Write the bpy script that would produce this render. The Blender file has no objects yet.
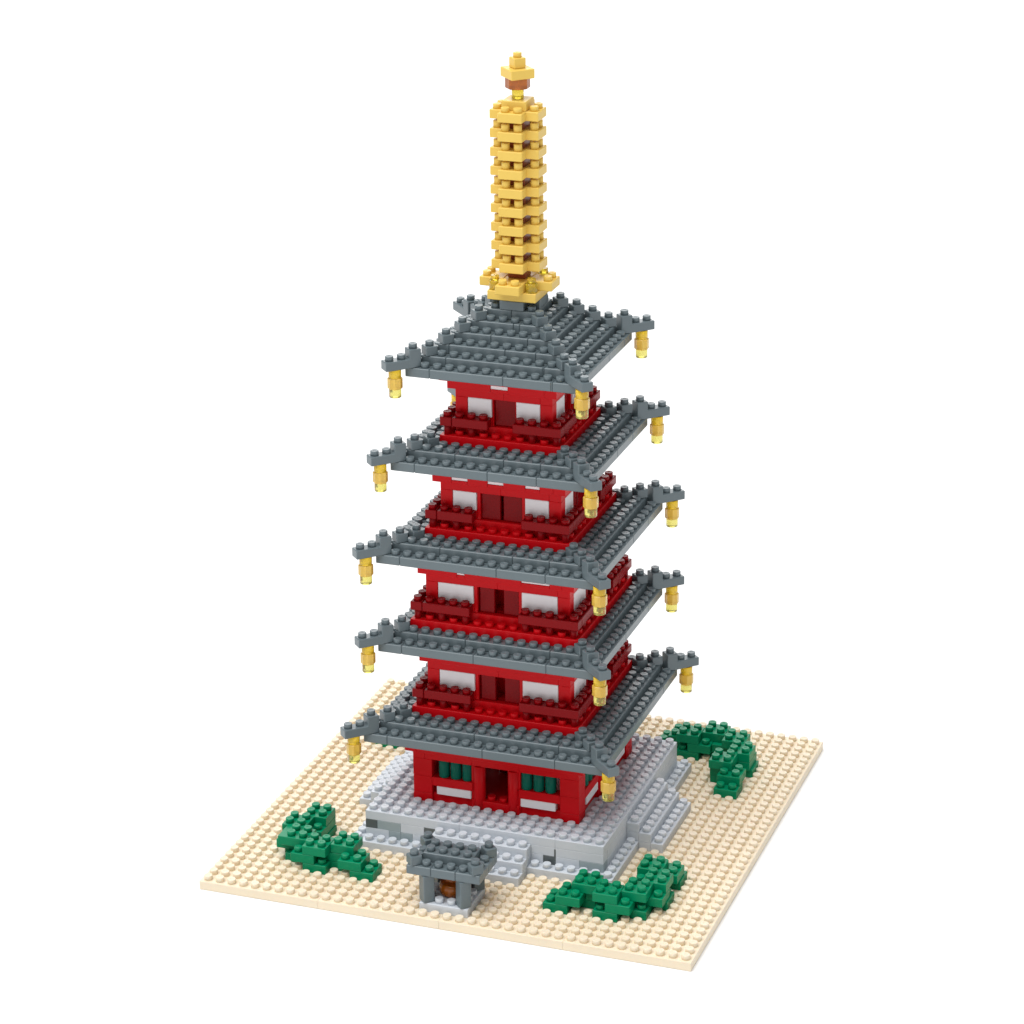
import bpy, bmesh, math, random
from mathutils import Vector, Matrix
random.seed(7)
scene = bpy.context.scene
COL = scene.collection

U = 0.04            # one stud pitch
H = 0.7486          # brick height in stud pitches
BASE_T = 0.70       # thickness of the base plates in stud pitches
GAP = 0.008         # hairline between neighbouring bricks
BEV = 0.05         # chamfer of the brick edges
SR, SH = 0.33, 0.385  # stud radius and height


# ------------------------------------------------------------------ materials
def plastic(name, rgb, rough=0.32, spec=0.5, sss=0.0):
    m = bpy.data.materials.new(name); m.use_nodes = True
    nt = m.node_tree; b = nt.nodes['Principled BSDF']
    tc = nt.nodes.new('ShaderNodeTexCoord')
    n1 = nt.nodes.new('ShaderNodeTexNoise'); n1.inputs['Scale'].default_value = 9.0; n1.inputs['Detail'].default_value = 3
    nt.links.new(tc.outputs['Object'], n1.inputs['Vector'])
    mix = nt.nodes.new('ShaderNodeMix'); mix.data_type = 'RGBA'
    mix.inputs['A'].default_value = (*[c * 0.95 for c in rgb], 1)
    mix.inputs['B'].default_value = (*[min(1, c * 1.05) for c in rgb], 1)
    nt.links.new(n1.outputs['Fac'], mix.inputs['Factor'])
    nt.links.new(mix.outputs['Result'], b.inputs['Base Color'])
    n2 = nt.nodes.new('ShaderNodeTexNoise'); n2.inputs['Scale'].default_value = 60.0; n2.inputs['Detail'].default_value = 4
    nt.links.new(tc.outputs['Object'], n2.inputs['Vector'])
    mr = nt.nodes.new('ShaderNodeMapRange')
    mr.inputs['To Min'].default_value = rough - 0.06; mr.inputs['To Max'].default_value = rough + 0.08
    nt.links.new(n2.outputs['Fac'], mr.inputs['Value']); nt.links.new(mr.outputs['Result'], b.inputs['Roughness'])
    bp = nt.nodes.new('ShaderNodeBump'); bp.inputs['Strength'].default_value = 0.012; bp.inputs['Distance'].default_value = 0.002
    nt.links.new(n2.outputs['Fac'], bp.inputs['Height']); nt.links.new(bp.outputs['Normal'], b.inputs['Normal'])
    b.inputs['Specular IOR Level'].default_value = spec
    if sss:
        b.inputs['Subsurface Weight'].default_value = sss
        b.inputs['Subsurface Radius'].default_value = (0.012, 0.008, 0.005)
    return m


def clear(name, rgb, rough=0.12, trans=1.0):
    m = bpy.data.materials.new(name); m.use_nodes = True
    b = m.node_tree.nodes['Principled BSDF']
    nt = m.node_tree
    tc = nt.nodes.new('ShaderNodeTexCoord'); n = nt.nodes.new('ShaderNodeTexNoise'); n.inputs['Scale'].default_value = 40
    nt.links.new(tc.outputs['Object'], n.inputs['Vector'])
    mr = nt.nodes.new('ShaderNodeMapRange'); mr.inputs['To Min'].default_value = rough; mr.inputs['To Max'].default_value = rough + 0.1
    nt.links.new(n.outputs['Fac'], mr.inputs['Value']); nt.links.new(mr.outputs['Result'], b.inputs['Roughness'])
    b.inputs['Base Color'].default_value = (*rgb, 1)
    b.inputs['Transmission Weight'].default_value = trans
    b.inputs['IOR'].default_value = 1.45
    return m


TAN = plastic('tan_plastic', (0.83, 0.72, 0.55), 0.42, 0.25, 0.2)
GREY = plastic('slate_grey_plastic', (0.126, 0.160, 0.175), 0.30, 0.42)
LGREY = plastic('light_grey_plastic', (0.58, 0.615, 0.66), 0.36, 0.3)
MGREY = plastic('mid_grey_plastic', (0.31, 0.37, 0.39), 0.36)
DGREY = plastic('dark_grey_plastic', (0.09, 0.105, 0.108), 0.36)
RED = plastic('red_plastic', (0.60, 0.0035, 0.008), 0.32, 0.13)
DRED = plastic('dark_red_plastic', (0.25, 0.0015, 0.004), 0.26, 0.12)
WHITE = plastic('white_plastic', (0.80, 0.775, 0.795), 0.36)
TEAL = plastic('teal_plastic', (0.001, 0.125, 0.085), 0.32, 0.15)
GREEN = plastic('green_plastic', (0.0005, 0.232, 0.106), 0.30, 0.17)
GOLD = plastic('gold_plastic', (0.80, 0.55, 0.118), 0.34, 0.2)
YCLEAR = clear('clear_yellow_plastic', (0.95, 0.74, 0.08), 0.1, 0.7)
YPALE = clear('pale_clear_yellow_plastic', (0.84, 0.76, 0.20), 0.1, 0.8)
YBODY = clear('honey_yellow_plastic', (0.90, 0.60, 0.10), 0.16, 0.35)
YNECK = clear('golden_clear_plastic', (0.92, 0.62, 0.035), 0.14, 0.4)
BROWN = plastic('brown_plastic', (0.26, 0.06, 0.02), 0.3, 0.3)
AMBER = clear('amber_plastic', (0.52, 0.14, 0.012), 0.1, 0.45)


# ------------------------------------------------------------------ mesh builder
class MB:
    """collects bricks, studs and tubes in stud / layer units; becomes ONE mesh object"""
    def __init__(self, bev=None, gap=None):
        self.bev = BEV if bev is None else bev; self.gap = GAP if gap is None else gap
        self.v = []; self.f = []; self.s = []
        self.m = (1, 0, 0, 0)       # cos, sin, tx, ty

    def frame(self, ang=0.0, tx=0.0, ty=0.0):
        self.m = (math.cos(ang), math.sin(ang), tx, ty)
        return self

    def _add(self, vs, fs, smooth=False, sm=None):
        c, s, tx, ty = self.m
        o = len(self.v)
        self.v += [(c * x - s * y + tx, s * x + c * y + ty, z) for x, y, z in vs]
        self.f += [tuple(i + o for i in q) for q in fs]
        self.s += sm if sm else [smooth] * len(fs)

    def box(self, x0, x1, y0, y1, l0, l1, g=None, b=None):
        g = self.gap if g is None else g; b = self.bev if b is None else b
        if x0 > x1: x0, x1 = x1, x0
        if y0 > y1: y0, y1 = y1, y0
        x0 += g; x1 -= g; y0 += g; y1 -= g
        z0 = l0 * H + g * 0.6; z1 = l1 * H - g * 0.6
        b = min(b, 0.3 * min(x1 - x0, y1 - y0, z1 - z0))
        X, Y, Z = (x0, x1), (y0, y1), (z0, z1)
        V = []; idx = {}
        for i in (0, 1):
            for j in (0, 1):
                for k in (0, 1):
                    sx, sy, sz = (1, -1)[i], (1, -1)[j], (1, -1)[k]
                    p = (X[i], Y[j], Z[k])
                    for ax in range(3):   # vertex lying on the face of axis ax
                        q = [p[0] + sx * b, p[1] + sy * b, p[2] + sz * b]
                        q[ax] = p[ax]
                        idx[i, j, k, ax] = len(V); V.append(tuple(q))
        F = []
        # main faces
        F.append([idx[0, 0, 0, 0], idx[0, 0, 1, 0], idx[0, 1, 1, 0], idx[0, 1, 0, 0]])
        F.append([idx[1, 0, 0, 0], idx[1, 1, 0, 0], idx[1, 1, 1, 0], idx[1, 0, 1, 0]])
        F.append([idx[0, 0, 0, 1], idx[1, 0, 0, 1], idx[1, 0, 1, 1], idx[0, 0, 1, 1]])
        F.append([idx[0, 1, 0, 1], idx[0, 1, 1, 1], idx[1, 1, 1, 1], idx[1, 1, 0, 1]])
        F.append([idx[0, 0, 0, 2], idx[0, 1, 0, 2], idx[1, 1, 0, 2], idx[1, 0, 0, 2]])
        F.append([idx[0, 0, 1, 2], idx[1, 0, 1, 2], idx[1, 1, 1, 2], idx[0, 1, 1, 2]])
        cen = ((x0 + x1) / 2, (y0 + y1) / 2, (z0 + z1) / 2)

        def orient(q):
            a, bb, cc = (Vector(V[q[0]]), Vector(V[q[1]]), Vector(V[q[2]]))
            n = (bb - a).cross(cc - a)
            mid = sum((Vector(V[t]) for t in q), Vector()) / len(q) - Vector(cen)
            return q if n.dot(mid) > 0 else q[::-1]
        for j in (0, 1):
            for k in (0, 1):
                F.append([idx[0, j, k, 1], idx[1, j, k, 1], idx[1, j, k, 2], idx[0, j, k, 2]])
        for i in (0, 1):
            for k in (0, 1):
                F.append([idx[i, 0, k, 0], idx[i, 1, k, 0], idx[i, 1, k, 2], idx[i, 0, k, 2]])
        for i in (0, 1):
            for j in (0, 1):
                F.append([idx[i, j, 0, 0], idx[i, j, 1, 0], idx[i, j, 1, 1], idx[i, j, 0, 1]])
        for i in (0, 1):
            for j in (0, 1):
                for k in (0, 1):
                    F.append([idx[i, j, k, 0], idx[i, j, k, 1], idx[i, j, k, 2]])
        self._add(V, [orient(q) for q in F])

    def lathe(self, cx, cy, prof, n=16, rot=0.0, smooth=True):
        """prof: list of (radius, z in stud pitches) from bottom to top"""
        V = []; F = []; S = []
        for r, z in prof:
            for k in range(n):
                t = 2 * math.pi * k / n + rot
                V.append((cx + r * math.cos(t), cy + r * math.sin(t), z))
        for i in range(len(prof) - 1):
            steep = abs(prof[i + 1][1] - prof[i][1]) > 0.1
            for k in range(n):
                k2 = (k + 1) % n
                F.append((i * n + k, i * n + k2, (i + 1) * n + k2, (i + 1) * n + k)); S.append(smooth and steep)
        F.append(tuple(range(n))[::-1]); S.append(False)
        o = (len(prof) - 1) * n
        F.append(tuple(o + k for k in range(n))); S.append(False)
        self._add(V, F, sm=S)

    def stud(self, x, y, l, n=16, r=SR, h=SH):
        z = l * H - 0.012
        self.lathe(x, y, [(r, z), (r, z + h - 0.022), (r - 0.022, z + h), (0.13, z + h), (0.11, z + h - 0.018)], n)

    def studs(self, xs, ys, l):
        for x in xs:
            for y in ys:
                self.stud(x, y, l)

    def tube(self, x, y, l0, l1, r, n=20):
        z0, z1 = l0 * H + GAP, l1 * H - GAP
        self.lathe(x, y, [(r - 0.03, z0), (r, z0 + 0.03), (r, z1 - 0.03), (r - 0.03, z1)], n)

    def brick(self, x0, x1, y0, y1, l0, l1=None, skip=()):
        """a brick with studs on all of its top"""
        l1 = l0 + 1 if l1 is None else l1
        self.box(x0, x1, y0, y1, l0, l1)
        x = x0 + 0.5
        while x < x1:
            y = y0 + 0.5
            while y < y1:
                if not any(a < x < b and c < y < d for a, b, c, d in skip):
                    self.stud(x, y, l1)
                y += 1
            x += 1

    def prism(self, pts, y0, y1, bev=BEV):
        """profile (x, layer) extruded along y, edges chamfered"""
        bm = bmesh.new()
        a = [bm.verts.new((x, y0, l * H)) for x, l in pts]
        b = [bm.verts.new((x, y1, l * H)) for x, l in pts]
        n = len(pts)
        bm.faces.new(a); bm.faces.new(b[::-1])
        for i in range(n):
            bm.faces.new((a[i], b[i], b[(i + 1) % n], a[(i + 1) % n]))
        bmesh.ops.recalc_face_normals(bm, faces=bm.faces)
        bmesh.ops.bevel(bm, geom=list(bm.edges), offset=bev, segments=1, affect='EDGES')
        bm.verts.index_update()
        self._add([tuple(v.co) for v in bm.verts], [tuple(v.index for v in f.verts) for f in bm.faces])
        bm.free()

    def build(self, name, mat, parent=None, origin=(0, 0, 0)):
        """origin: where the parent stands, in stud pitches"""
        ox, oy, oz = origin
        me = bpy.data.meshes.new(name)
        me.from_pydata([((x - ox) * U, (y - oy) * U, (z - oz) * U) for x, y, z in self.v], [], self.f)
        me.polygons.foreach_set('use_smooth', self.s)
        me.materials.append(mat); me.update()
        o = bpy.data.objects.new(name, me); COL.objects.link(o)
        if parent: o.parent = parent
        return o


def thing(name, label, cat, loc=(0, 0, 0), group=None):
    o = bpy.data.objects.new(name, None); COL.objects.link(o)
    o.empty_display_size = 0.1
    o.location = [c * U for c in loc]
    o['label'] = label; o['category'] = cat
    if group: o['group'] = group
    return o


def rng(a, b):
    """stud centres between two grid lines"""
    out = []; x = a + 0.5
    while x < b - 0.01:
        out.append(x); x += 1
    return out


Q = math.pi / 2

# ------------------------------------------------------------------ setting
fl = MB()
R_ = 4000
fl._add([(-R_, -R_, -BASE_T - 0.02), (R_, -R_, -BASE_T - 0.02), (R_, R_, -BASE_T - 0.02), (-R_, R_, -BASE_T - 0.02)], [(0, 1, 2, 3)])
PAPER = bpy.data.materials.new('white_paper'); PAPER.use_nodes = True
_nt = PAPER.node_tree; _b = _nt.nodes['Principled BSDF']
_n = _nt.nodes.new('ShaderNodeTexNoise'); _n.inputs['Scale'].default_value = 3
_mr = _nt.nodes.new('ShaderNodeMapRange'); _mr.inputs['To Min'].default_value = 0.93; _mr.inputs['To Max'].default_value = 0.95
_nt.links.new(_n.outputs['Fac'], _mr.inputs['Value']); _nt.links.new(_mr.outputs['Result'], _b.inputs['Base Color'])
_b.inputs['Roughness'].default_value = 0.9; _b.inputs['Specular IOR Level'].default_value = 0.1
floor = fl.build('ground', PAPER)
floor['kind'] = 'structure'

# ------------------------------------------------------------------ tan base
base = thing('base_plate', 'flat square tan studded base that the whole pagoda garden stands on', 'base plate', (0, 0, -BASE_T))
# everything that stands on the base: no studs under it
BUSHES = {
    'front_right': [(7, 9, -16, -14, 0), (8, 10, -16, -14, 1), (9, 11, -15, -13, 2), (11, 13, -16, -14, 2), (12, 14, -16, -14, 1),
                    (11, 13, -16, -14, 0), (10, 11.5, -14.6, -13, 1), (13, 15, -15, -13, 2), (14, 16, -14, -12, 1), (14, 16, -13, -11, 2), (13, 15, -11, -9, 2),
                    (14, 16, -10, -8, 1), (13, 15, -15, -13, 0), (14.1, 16.1, -13, -11, 0), (14.1, 16.1, -9.5, -7.5, 0),
                    (9.4, 10.8, -14.5, -13, 0), (9, 10.2, -14, -13, 1), (13, 14.4, -11, -9, 0), (13, 14, -12, -9, 1)],
    'front_left': [(-15, -13, -11, -9, 2), (-15, -13, -12, -9, 1), (-16, -14, -13, -11, 2), (-15, -13, -15, -13, 2), (-15.5, -14.9, -15, -12.6, 2), (-13, -11, -16, -14, 2),
                   (-14, -12, -16, -14, 1), (-15, -13, -14.8, -12, 0), (-13, -11, -16, -14, 0), (-11, -9, -15, -13, 2), (-10, -8, -16, -14, 1),
                   (-9, -7, -16, -14, 0), (-12, -10, -15, -13, 0), (-12, -10, -15, -13, 1), (-14.5, -12.9, -11, -9, 0), (-16, -13.5, -14.2, -12, 1), (-15.6, -14, -13.5, -11.5, 0), (-15, -13, -12, -10.5, 0)],
    'back_right': [(7, 9, 14, 16, 0), (8, 10, 14, 16, 1), (9, 11, 13, 15, 2), (10, 12, 13, 15, 1), (9, 11, 13, 15, 0), (11, 13, 14, 16, 2),
                   (12, 14, 13.5, 15.5, 1), (13, 15, 13, 15, 2), (14, 16, 11, 13, 2), (13, 15, 9, 11, 2), (14, 16, 8, 10, 1),
                   (14, 16, 7, 9, 0), (13, 15, 9.5, 11, 0), (14.2, 16.2, 11.3, 13.3, 0), (14, 16, 11, 13.4, 1), (11, 13, 14, 16, 0), (13, 14.4, 9.4, 11, 1)],
}
BUSHES['back_left'] = [(-x1, -x0, y0, y1, l) for x0, x1, y0, y1, l in BUSHES['back_right']]


def covered(x, y):
    if abs(x) < 11 and abs(y) < 11: return True
    if abs(x) < 4 and abs(y) < 13 or abs(y) < 4 and abs(x) < 13: return True
    if abs(x) < 2 and -19 < y < -15: return True
    for bl in BUSHES.values():
        for x0, x1, y0, y1, l in bl:
            if l == 0 and x0 - 0.3 < x < x1 + 0.3 and y0 - 0.3 < y < y1 + 0.3: return True
    return False


for i in range(4):
    for j in range(2):
        m = MB()
        x0, y0 = -20 + 10 * i, -20 + 20 * j
        m.box(x0 - 0.06 * (i == 0), x0 + 10 + 0.06 * (i == 3), y0 - 0.04 * (j == 0), y0 + 20 + 0.04 * (j == 1), -BASE_T / H, 0, 0.003, 0.025)
        for x in rng(x0, x0 + 10):
            for y in rng(y0, y0 + 20):
                if not covered(x, y): m.stud(x, y, 0)
        m.build('plate', TAN, base, (0, 0, -BASE_T))

# ------------------------------------------------------------------ bushes
BUSH_LABEL = {
    'front_right': 'curved green brick bush in front of the platform corner, right of the little shrine',
    'front_left': 'curved green brick bush left of the little shrine, near the front left edge',
    'back_right': 'darker green brick bush behind the steps on the far right part of the tan base',
    'back_left': 'green brick bush almost hidden behind the platform, under the lowest roof\'s left end',
}
for key, bl in BUSHES.items():
    m = MB()
    for a, (x0, x1, y0, y1, l) in enumerate(bl):
        m.box(x0, x1, y0, y1, l, l + 1, GAP + 0.0007 * a, 0.03)
        nx = int(x1 - x0 + 0.01); ny = int(y1 - y0 + 0.01)
        for p in range(nx):
            for q in range(ny):
                sx = x0 + 0.5 + p; sy = y0 + 0.5 + q
                if any(l2 == l + 1 and a0 - 0.3 < sx < a1 + 0.3 and b0 - 0.3 < sy < b1 + 0.3 for a0, a1, b0, b1, l2 in bl): continue
                m.stud(sx, sy, l + 1)
    cx = sum(b[0] + b[1] for b in bl) / 2 / len(bl); cy = sum(b[2] + b[3] for b in bl) / 2 / len(bl)
    o = m.build('bush', GREEN, None, (cx, cy, 0))
    o.location = (cx * U, cy * U, 0)
    o['label'] = BUSH_LABEL[key]; o['category'] = 'bush'; o['group'] = 'green brick bushes round the pagoda'

# ------------------------------------------------------------------ stone platform
plat = thing('stone_platform', 'light grey studded stone platform with broad steps under the red pagoda', 'platform')
for k in range(4):
    m = MB(0.025, 0.005).frame(Q * k)
    m.box(-11, -4, -11, -9.5, 0, 1); m.box(-11, -9.5, -9.5, -4, 0, 1)
    m.studs(rng(-11, -4), (-10.5,), 1); m.studs((-10.5,), rng(-10, -4), 1)
    m.build('skirt', LGREY, plat)
m = MB(0.025, 0.005)
# front wall in courses, with room left for the odd coloured stones
front2 = [(-7, -5), (-4, 4), (4, 6), (6, 10)]
front1 = [(-10, -8), (-6, -4), (-4, 4), (4, 5), (6, 8)]
for a, b in front2: m.box(a, b, -10, -9, 2, 3)
for a, b in front1: m.box(a, b, -10, -9, 1, 2)
for k in (1, 2, 3):
    m.frame(Q * k)
    for a, b in ((-9 if k == 1 else -10, -4), (-4, 4), (4, 9)):
        m.box(a, b, -10, -9, 1, 2); m.box(a, b, -10, -9, 2, 3)
m.frame()
m.box(-9, 9, -9, 9, 0.2, 3.0, 0.03)
segs = [(-10, -2), (-2, 6), (6, 10)]
for a, b in segs:
    m.box(a, b, -10, -2, 3, 4); m.box(a, b, -2, 6, 3, 4); m.box(a, b, 6, 10, 3, 4)
for x in rng(-10, 10):
    for y in rng(-10, 10):
        if not (abs(x) < 6.9 and abs(y) < 6.9): m.stud(x, y, 4)
m.build('platform_body', LGREY, plat)
for a, b, l0, l1, mt in ((-10, -9, 2, 3, DGREY), (-9, -7, 2, 3, MGREY), (-8, -7, 1, 2, MGREY), (-7, -6, 1, 2, MGREY), (-5, -4, 2, 3, DGREY),
                         (5, 6, 1, 2, DGREY), (8, 10, 1, 2, MGREY)):
    m = MB(0.025, 0.005); m.box(a, b, -10, -9, l0, l1)
    m.build('accent_stone_and_shade', mt, plat)
m = MB(0.01, 0.0); m.box(5.92, 6.06, -10.012, -9.6, 1.02, 2.85)  # thin dark bar, the shadow of a wall groove put in as colour
m.build('accent_stone_and_shade', DGREY, plat)
for k in range(4):
    m = MB(0.025, 0.005).frame(Q * k)
    for s, l in ((11, 3), (12, 2), (13, 1)):
        for a, b in ((-4, 0), (0, 4)):
            for c in range(l): m.box(a, b, -s, -s + 1, c, c + 1)
        m.studs(rng(-4, 4), (-s + 0.5,), l)
    m.build('staircase', LGREY, plat)

# ------------------------------------------------------------------ pagoda
PZ = 4
pag = thing('pagoda', 'tall five storey red brick pagoda with slate grey roofs and a golden spire', 'pagoda', (0, 0, PZ * H))
PO = (0, 0, PZ * H)
LEAN = 0.0026        # the built model leans a little
pag.rotation_euler = (0, -LEAN, 0)
wall0 = MB(0.022, 0.004); W = 7
for k in range(4):
    w = wall0.frame(Q * k)
    w.box(-7, -5.4, -7, -5.4, 4, 5); w.box(-7, -5.4, -7, -5.4, 5, 7, 0.014); w.box(-7, -5.4, -7, -5.4, 7, 9)
    for s in (-1, 1):
        w.box(s * 2, s * 5.4, -6.7, -6, 4, 5)
        w.box(s * 2, s * 5.4, -6.35, -6, 5, 6)
        w.box(s * 1.95, s * 5.4, -7, -6, 6, 7)
        w.box(s * 1.6, s * 2.07, -6.86, -6.1, 4.02, 8.98)
    w.box(-2, 2, -7, -6, 4, 5)
    w.studs((-0.5, 0.5), (-6.5,), 5)
    for a, b in ((-6, -2), (-2, 2), (2, 7)): w.box(a, b, -7, -6, 9, 10)
    for a, b in ((-6.5, -2), (-2, 3), (3, 7.5)): w.box(a, b, -7.5, -6.5, 10, 11)
    for a, b in ((-7, -1), (-1, 8)): w.box(a, b, -8, -7, 11, 12)
w = wall0.frame()
w.box(-6, 6, -6, 6, 4, 4.95, 0.02); w.box(-6.5, 6.5, -6.5, 6.5, 11, 12, 0.02)
w0 = wall0.build('wall', RED, pag, PO)
m = MB(); m.box(-1.6, 1.6, -1.6, 1.6, 5, 10.9); m.build('added_dark_core', DRED, w0, PO)  # added dark core, stops daylight through the doorways and keeps the inside dark
for k in range(4):
    for s in (-1, 1):
        m = MB().frame(Q * k); m.box(s * 2.08, s * 5.03, -7, -6.4, 5.02, 5.98, 0.012)
        m.build('panel', WHITE, w0, PO)
        m = MB().frame(Q * k)
        for x in (2.5, 3.5, 4.5): m.tube(s * x, -6.5, 7, 9, 0.45)
        m.build('window_lattice', TEAL, w0, PO)
        m = MB().frame(Q * k); m.tube(s * 1.45, -6.68, 4, 9, 0.48)
        m.build('door_column', RED, w0, PO)

# storeys two to five: (lowest layer, wall half width, railing inner end, window span, doors, white insets under the eaves)
STOREY = [
    (14, 6, 2, (2, 5), [(-1.6, -0.35), (0.38, 1.7)], []),
    (24, 6, 2, (2, 5), [(-1.6, -0.35), (0.38, 1.7)], [(-3.2, -2.55), (2.15, 4.5)]),
    (34, 5, 2, (2, 4), [(-1.7, -0.12), (0.1, 1.7)], [(-3.9, -2.55), (-0.9, 0.42), (2.2, 3.4)]),
    (44, 4, 1, (1, 3), [(-0.85, 0.88)], [(-0.92, 0.5)]),
]
for z0, W, e, (wa, wb), doors, insets in STOREY:
    org = PO
    P = W + 1
    m = MB(0.03, 0.005)
    m.box(-P, P, -P, -P + 2, z0, z0 + 1); m.box(-P, P, P - 2, P, z0, z0 + 1)
    m.box(-P, -P + 2, -P + 2, P - 2, z0, z0 + 1); m.box(P - 2, P, -P + 2, P - 2, z0, z0 + 1)
    posts = [x for x in (W + 0.5 - 2 * k for k in range(9)) if x > e]
    for k in range(4):
        m.frame(Q * k)
        for x in rng(-P, P - 1):
            if abs(x) not in posts: m.stud(x, -P + 0.5, z0 + 1)
    bal = m.frame().build('balcony', RED, pag, PO)
    for k in range(4):
        for s in (-1, 1):
            m = MB().frame(Q * k)
            x1 = P if s > 0 else P - 1
            m.box(s * e, s * x1, -P, -W, z0 + 2, z0 + 3, 0.02)
            m.studs([s * x for x in rng(e, x1)], (-P + 0.5,), z0 + 3)
            for x in posts:
                if x < x1: m.tube(s * x, -P + 0.5, z0 + 1, z0 + 2.05, 0.29)
            m.build('railing', DRED, bal, PO)
    m = MB(0.022, 0.004)
    core = W - 0.95
    deep = W - 2.2
    op = max(abs(v) for d in doors for v in d) + 0.06
    m.box(-core, core, -core, core, z0 + 5, z0 + 8, 0.01)
    m.box(-core, core, -core, core, z0 + 1, z0 + 2, 0.01)
    m.box(-deep, deep, -deep, deep, z0 + 2, z0 + 5, 0.01)
    for k in range(4):
        m.frame(Q * k)
        m.box(-W, W - 0.6, -W, -W + 0.6, z0 + 1, z0 + 2)
        m.box(-W, -W + 1, -W, -W + 1, z0 + 2, z0 + 5)
        m.box(-core, -deep - 0.01, -core, -deep - 0.01, z0 + 2, z0 + 5, 0.01)
        if deep > op + 0.1:
            m.box(-deep, -op, -core, -deep - 0.01, z0 + 2, z0 + 5, 0.01); m.box(op, deep, -core, -deep - 0.01, z0 + 2, z0 + 5, 0.01)
        for s in (-1, 1):
            m.box(s * wa, s * (W - 1), -W, -W + 0.8, z0 + 2, z0 + 3)
        for s in (-1, 1): m.box(s * (op - 0.04), s * wa, -W + 0.14, -W + 0.9, z0 + 2, z0 + 5)
        m.box(-W, 0, -W, -W + 1, z0 + 5, z0 + 6); m.box(0, W - 1, -W, -W + 1, z0 + 5, z0 + 6)
        # stepped brackets under the eaves
        Wb = W + 0.5
        cuts = sorted(insets)
        xs = -Wb
        for a, b in cuts:
            m.box(xs, a, -Wb, -W + 0.5, z0 + 6, z0 + 7); xs = b; m.box(a, b, -Wb + 0.03, -W + 0.5, z0 + 6, z0 + 6.36)
        m.box(xs, Wb - 1, -Wb, -W + 0.5, z0 + 6, z0 + 7)
        m.box(-P, P - 1, -P, -W, z0 + 7, z0 + 8)
    wl = m.frame().build('wall', RED, pag, PO)
    for k in range(4):
        for s in (-1, 1):
            m = MB().frame(Q * k); m.box(s * (wa + 0.01), s * (wb - 0.02), -W, -W + 0.75, z0 + 3, z0 + 5, 0.012, 0.03)
            m.build('window', WHITE, wl, PO)
        for a, b in doors:
            m = MB().frame(Q * k); m.box(a, b, -W + 0.35, -W + 0.9, z0 + 2, z0 + 5, 0.01, 0.05)
            m.build('door', DRED, wl, PO)
        for a, b in insets:
            m = MB().frame(Q * k); m.box(a, b, -W - 0.45, -W + 0.5, z0 + 6.36, z0 + 7, 0.012, 0.03)
            m.build('inset', WHITE, wl, PO)


# roofs: (first layer, tiers as half widths, studs rows hidden inside this half width on the top tier, ridge studs)
def ring(m, s, l, width, cuts):
    """a square ring of bricks; cuts: seams along each side"""
    for k in range(4):
        m.frame(Q * k)
        xs = [-s] + [c for c in cuts if -s < c < s - width] + [s - width]
        for a, b in zip(xs[:-1], xs[1:]): m.box(a, b, -s, -s + width, l, l + 1)
    m.frame()


ROOF = [
    (12, [10, 9], 7, [(8.5, 14), (7.5, 14)], [(-8, 0, 7.99), (-1, 6)]),
    (22, [9, 8], 7, [(7.5, 24)], [(-7, -1, 6.9), (-6, -2, 5.9)]),
    (32, [9, 8], 6, [(7.5, 34), (6.5, 34)], [(-7, 1, 6.9), (-4, 2, 5.9)]),
    (42, [8, 7], 5, [(6.5, 44), (5.5, 44)], [(-6, 0, 5.9), (-3, 1)]),
    (52, [7, 6, 5, 4, 3], 2, [(5.5, 54), (4.5, 55), (3.5, 56), (2.5, 57)], [(-5, 1, 4.9), (-4, 3.9), (-4.1, 0.5), (-1, 2), (0.5,)]),
]
ORN = []      # tips that carry a lantern
for l0, tiers, inner, hips, cuts in ROOF:
    m = MB()
    for i, s in enumerate(tiers):
        l = l0 + i
        nxt = tiers[i + 1] if i + 1 < len(tiers) else inner
        wd = min(4, s) if i == 0 else min(3, s - 0.01)
        if l0 == 52: wd = 2
        ring(m, s, l, wd, cuts[i])
        for x in rng(-s, s):
            for y in rng(-s, s):
                if max(abs(x), abs(y)) < nxt: continue
                if abs(x) == abs(y) and (i == 0 and abs(x) == s - 0.5 or any(abs(x) == h and hl == l + 1 for h, hl in hips)): continue
                m.stud(x, y, l + 1)
    if l0 == 52:
        ring(m, 2, 57, 2, (0.35,))
        m.studs((-1.5, 1.5), (-1.5, 1.5), 58)
        m.box(-1, 1, -2, 2, 58, 59); m.box(-2, -1, -1, 1, 58, 59); m.box(1, 2, -1, 1, 58, 59)
    rf = m.build('roof', GREY, pag, PO)
    for k in range(4):
        ang = -Q / 2 + Q * k
        for h, hl in hips:
            c, s = math.cos(ang), math.sin(ang)
            m = MB().frame(ang, h * math.sqrt(2) * c, h * math.sqrt(2) * s)
            m.box(-0.5, 0.5, -0.5, 0.5, hl, hl + 1); m.stud(0, 0, hl + 1)
            m.build('ridge_brick', GREY, rf, PO)
        r = (tiers[0] - 0.5) * math.sqrt(2)
        m = MB().frame(ang, r * math.cos(ang), r * math.sin(ang))
        a = l0 + 1
        m.prism([(-0.49, a + 0.01), (2.49, a + 0.01), (2.49, a + 0.99), (0.49, a + 0.99), (0.49, a + 1.99), (-0.49, a + 1.99)], -0.49, 0.49)
        m.stud(0, 0, a + 2); m.stud(1, 0, a + 1); m.stud(2, 0, a + 1)
        m.build('hip_ornament', GREY, rf, PO)
        ORN.append((l0, k, (r + 1.55) * math.cos(ang) - LEAN * (a - PZ) * H, (r + 1.55) * math.sin(ang), a * H, ang))

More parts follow.
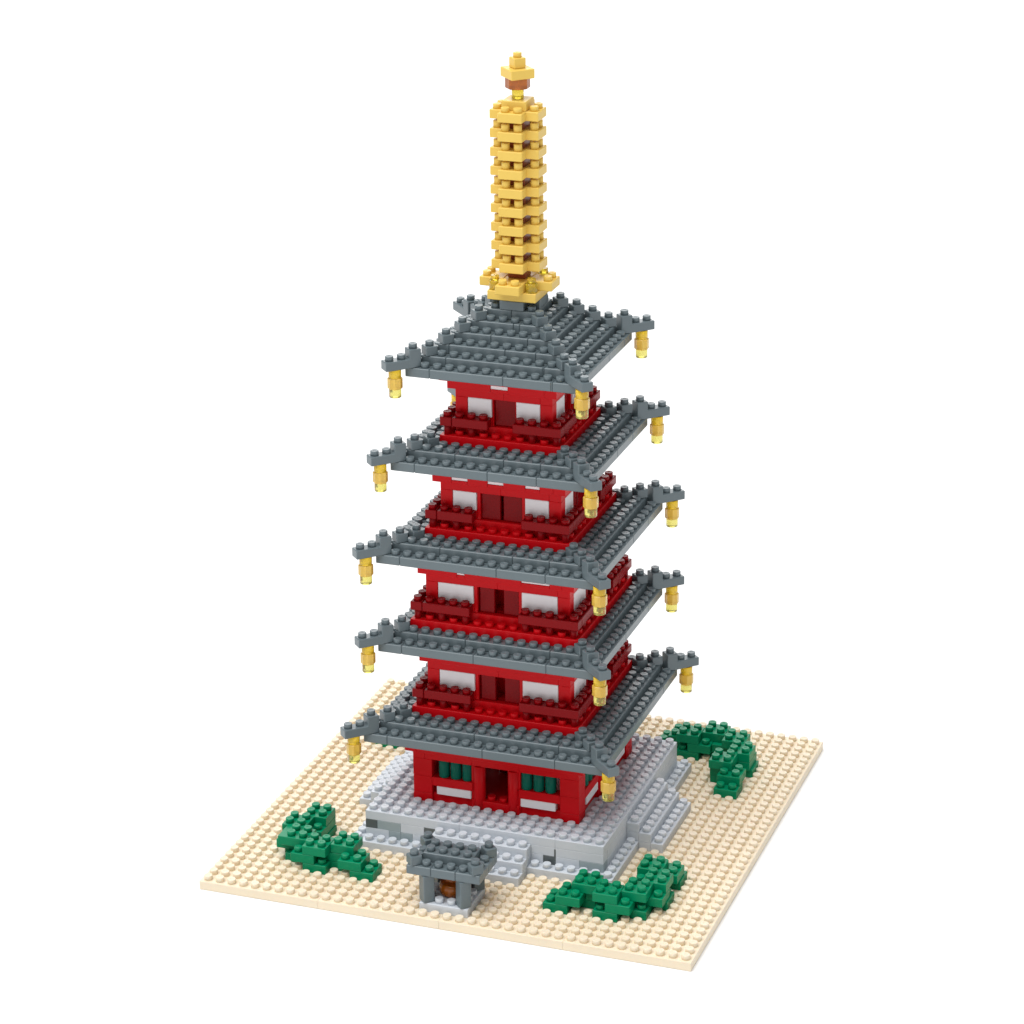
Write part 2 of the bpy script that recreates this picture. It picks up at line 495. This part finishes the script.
# golden spire
m = MB()
m.box(-2, 2, -2, 2, 59, 60)
m.box(-1, 1, -3, 3, 60, 61); m.box(-3, -1, -1, 1, 60, 61); m.box(1, 3, -1, 1, 60, 61)
for s in (-0.5, 0.5):
    for t in (-2.5, 2.5):
        m.stud(s, t, 61); m.stud(t, s, 61)
spire = m.build('spire', GOLD, pag, PO)
m = MB(); m.box(-1, 1, -1, 1, 79, 80)
m.build('spire_cap', GOLD, spire, PO)
m = MB(); m.box(-0.72, 0.72, -0.72, 0.72, 61, 79, 0.0)
m.build('spire_core', BROWN, spire, PO)
for i in range(9):
    l = 62 + 2 * i
    m = MB()
    m.box(-1, 1, -2, 2, l, l + 1)
    m.box(-2, -0.85, -1, 1, l, l + 1, 0.014); m.box(0.85, 2, -1, 1, l, l + 1, 0.014)
    for s in (-0.5, 0.5):
        for t in (-1.5, 1.5):
            m.stud(s, t, l + 1, h=0.385 if i == 8 else 0.58); m.stud(t, s, l + 1, h=0.385 if i == 8 else 0.58)
    m.build('spire_ring', GOLD, spire, PO)
for x in (-1.5, 1.5):
    for y in (-1.5, 1.5):
        m = MB(); m.tube(x, y, 60, 61, 0.47); m.stud(x, y, 61)
        m.build('corner_gem', YCLEAR, spire, PO)
m = MB(); m.tube(0, 0, 80.02, 81.1, 0.47)
m.build('finial_neck', YCLEAR, spire, PO)
m = MB().frame(Q / 2)
m.lathe(0, 0, [(0.90, 81.13 * H), (0.97, 81.2 * H), (0.97, 82.2 * H)], 8, Q / 4, False)
m.build('finial_bowl', AMBER, spire, PO)
m = MB().frame(Q / 2)
m.box(-1, 1, -1, 1, 82.23, 83.25); m.box(-0.5, 0.5, -0.5, 0.5, 83.25, 84.35); m.stud(0, 0, 84.35)
m.build('finial', GOLD, spire, PO)

# ------------------------------------------------------------------ hanging lanterns
TIER = {52: 'topmost roof', 42: 'second roof from the top', 32: 'middle roof', 22: 'second roof from the bottom', 12: 'lowest roof'}
TIP = {0: 'front corner of the', 1: 'far right tip of the', 3: 'left tip of the', 2: 'hidden back tip of the'}


def make_lantern():
    root = thing('hanging_lantern', '', 'lantern')
    m = MB(); m.lathe(0, 0, [(0.48, -0.68), (0.50, -0.64), (0.50, -0.03), (0.48, 0.0)], 20)
    m.build('neck', YNECK, root)
    m = MB(); m.lathe(0, 0, [(0.54, -1.58), (0.59, -1.53), (0.59, -0.74), (0.54, -0.69)], 8, Q / 4, False)
    m.build('body', YBODY, root)
    m = MB(); m.lathe(0, 0, [(0.45, -2.28), (0.48, -2.24), (0.48, -1.63), (0.47, -1.59)], 20)
    m.build('tip', YPALE, root)
    return root


proto = make_lantern(); first = True
for l0, k, x, y, z, ang in ORN:
    if k == 2 and l0 != 42: continue
    if first:
        o = proto; first = False
    else:
        o = proto.copy(); COL.objects.link(o)
        for ch in list(proto.children):
            c = ch.copy(); COL.objects.link(c); c.parent = o
    o.location = (x * U, y * U, (z - 0.004) * U); o.rotation_euler = (0, 0, ang)
    o['label'] = ('gold lantern glimpsed just left of the topmost red storey' if k == 2
                  else 'small gold lantern hanging under the ' + TIP[k] + ' ' + TIER[l0])
    o['group'] = 'golden lanterns hanging from the roof tips'

# ------------------------------------------------------------------ little stone shrine
SO = (0, -17, 0)
shr = thing('garden_shrine', 'little grey roofed stone lantern shrine with an amber lamp in front of the steps', 'shrine', SO)
m = MB()
m.box(-2, 2, -19, -17, 0, 1); m.box(-2, 2, -17, -15, 0, 1)
for x in rng(-2, 2):
    for y in rng(-19, -15):
        if abs(x) == 1.5 and y in (-18.5, -15.5): continue
        if abs(x) == 0.5 and y in (-17.5, -16.5): continue
        m.stud(x, y, 1)
m.build('base', LGREY, shr, SO)
for x in (-1.5, 1.5):
    for y in (-18.5, -15.5):
        m = MB().frame(Q / 2, x, y)
        m.box(-0.47, 0.47, -0.47, 0.47, 1, 4)
        m.build('post', GREY, shr, SO)
m = MB()
m.lathe(0, -17, [(0.7, 1.05 * H), (0.95, 1.35 * H), (1.0, 2.0 * H), (0.92, 2.5 * H), (0.5, 2.62 * H), (0.5, 3.0 * H), (0.85, 3.1 * H), (0.85, 3.9 * H)], 16, 0.2)
m.build('lamp', AMBER, shr, SO)
m = MB()
for a, b in ((-3, -1), (-1, 1), (1, 3)):
    m.box(a, b, -19, -17, 4, 5); m.box(a, b, -17, -15, 4, 5)
for x in rng(-3, 3):
    for y in rng(-19, -15):
        if abs(x) < 2 and -18 < y < -16: continue
        if abs(x) == 2.5 and y in (-18.5, -15.5): continue
        m.stud(x, y, 5)
rf = m.build('roof', GREY, shr, SO)
m = MB(); m.brick(-2, 2, -18, -16, 5); m.build('ridge', GREY, rf, SO)
for x in (-2.5, 2.5):
    for y in (-18.5, -15.5):
        m = MB().frame(Q / 2, x, y); m.box(-0.49, 0.49, -0.49, 0.49, 5, 6); m.stud(0, 0, 6)
        m.build('corner_brick', GREY, rf, SO)

# ------------------------------------------------------------------ light
wd = bpy.data.worlds.new('World'); scene.world = wd; wd.use_nodes = True
bg = wd.node_tree.nodes['Background']
bg.inputs['Color'].default_value = (1, 1, 1, 1); bg.inputs['Strength'].default_value = 0.46


def softbox(name, loc, aim, size, power):
    l = bpy.data.lights.new(name, 'AREA'); l.shape = 'SQUARE'; l.size = size; l.energy = power
    o = bpy.data.objects.new(name, l); COL.objects.link(o)
    o.location = loc
    o.rotation_euler = (Vector(aim) - Vector(loc)).to_track_quat('-Z', 'Y').to_euler()
    return o


softbox('studio_softbox', (-9, -17, 55), (0, 0, 1.0), 52.0, 37500)
softbox('added_rear_softbox', (-9.5, 26, 12.5), (0, 2, 0.5), 20.0, 2700)  # unseen lamp, added to whiten the ground and gloss the stud tops

# ------------------------------------------------------------------ camera
cam = bpy.data.cameras.new('camera'); co = bpy.data.objects.new('camera', cam); COL.objects.link(co)
yaw, pitch, roll = -0.34738402, 0.290868895, -0.00990063
cpos = (78.9759961, -224.074632, 118.511613)
F, SX, SY = 3189.81775, -17.2704, -256.988
fw = Vector((math.sin(yaw) * math.cos(pitch), math.cos(yaw) * math.cos(pitch), -math.sin(pitch)))
rt = fw.cross(Vector((0, 0, 1))).normalized(); up = rt.cross(fw)
r2 = rt * math.cos(roll) + up * math.sin(roll); u2 = -rt * math.sin(roll) + up * math.cos(roll)
M = Matrix((r2, u2, -fw)).transposed().to_4x4()
M.translation = Vector(cpos) * U
co.matrix_world = M
cam.sensor_fit = 'HORIZONTAL'; cam.sensor_width = 36
cam.lens = 36 * F / 1024
cam.shift_x = -SX / 1024; cam.shift_y = SY / 1024
cam.clip_start = 0.1; cam.clip_end = 1000
scene.camera = co

scene.render.engine = 'CYCLES'
scene.view_settings.view_transform = 'Standard'
scene.view_settings.look = 'None'
scene.view_settings.exposure = 0
scene.view_settings.gamma = 1
scene.cycles.max_bounces = 8
scene.cycles.transmission_bounces = 8
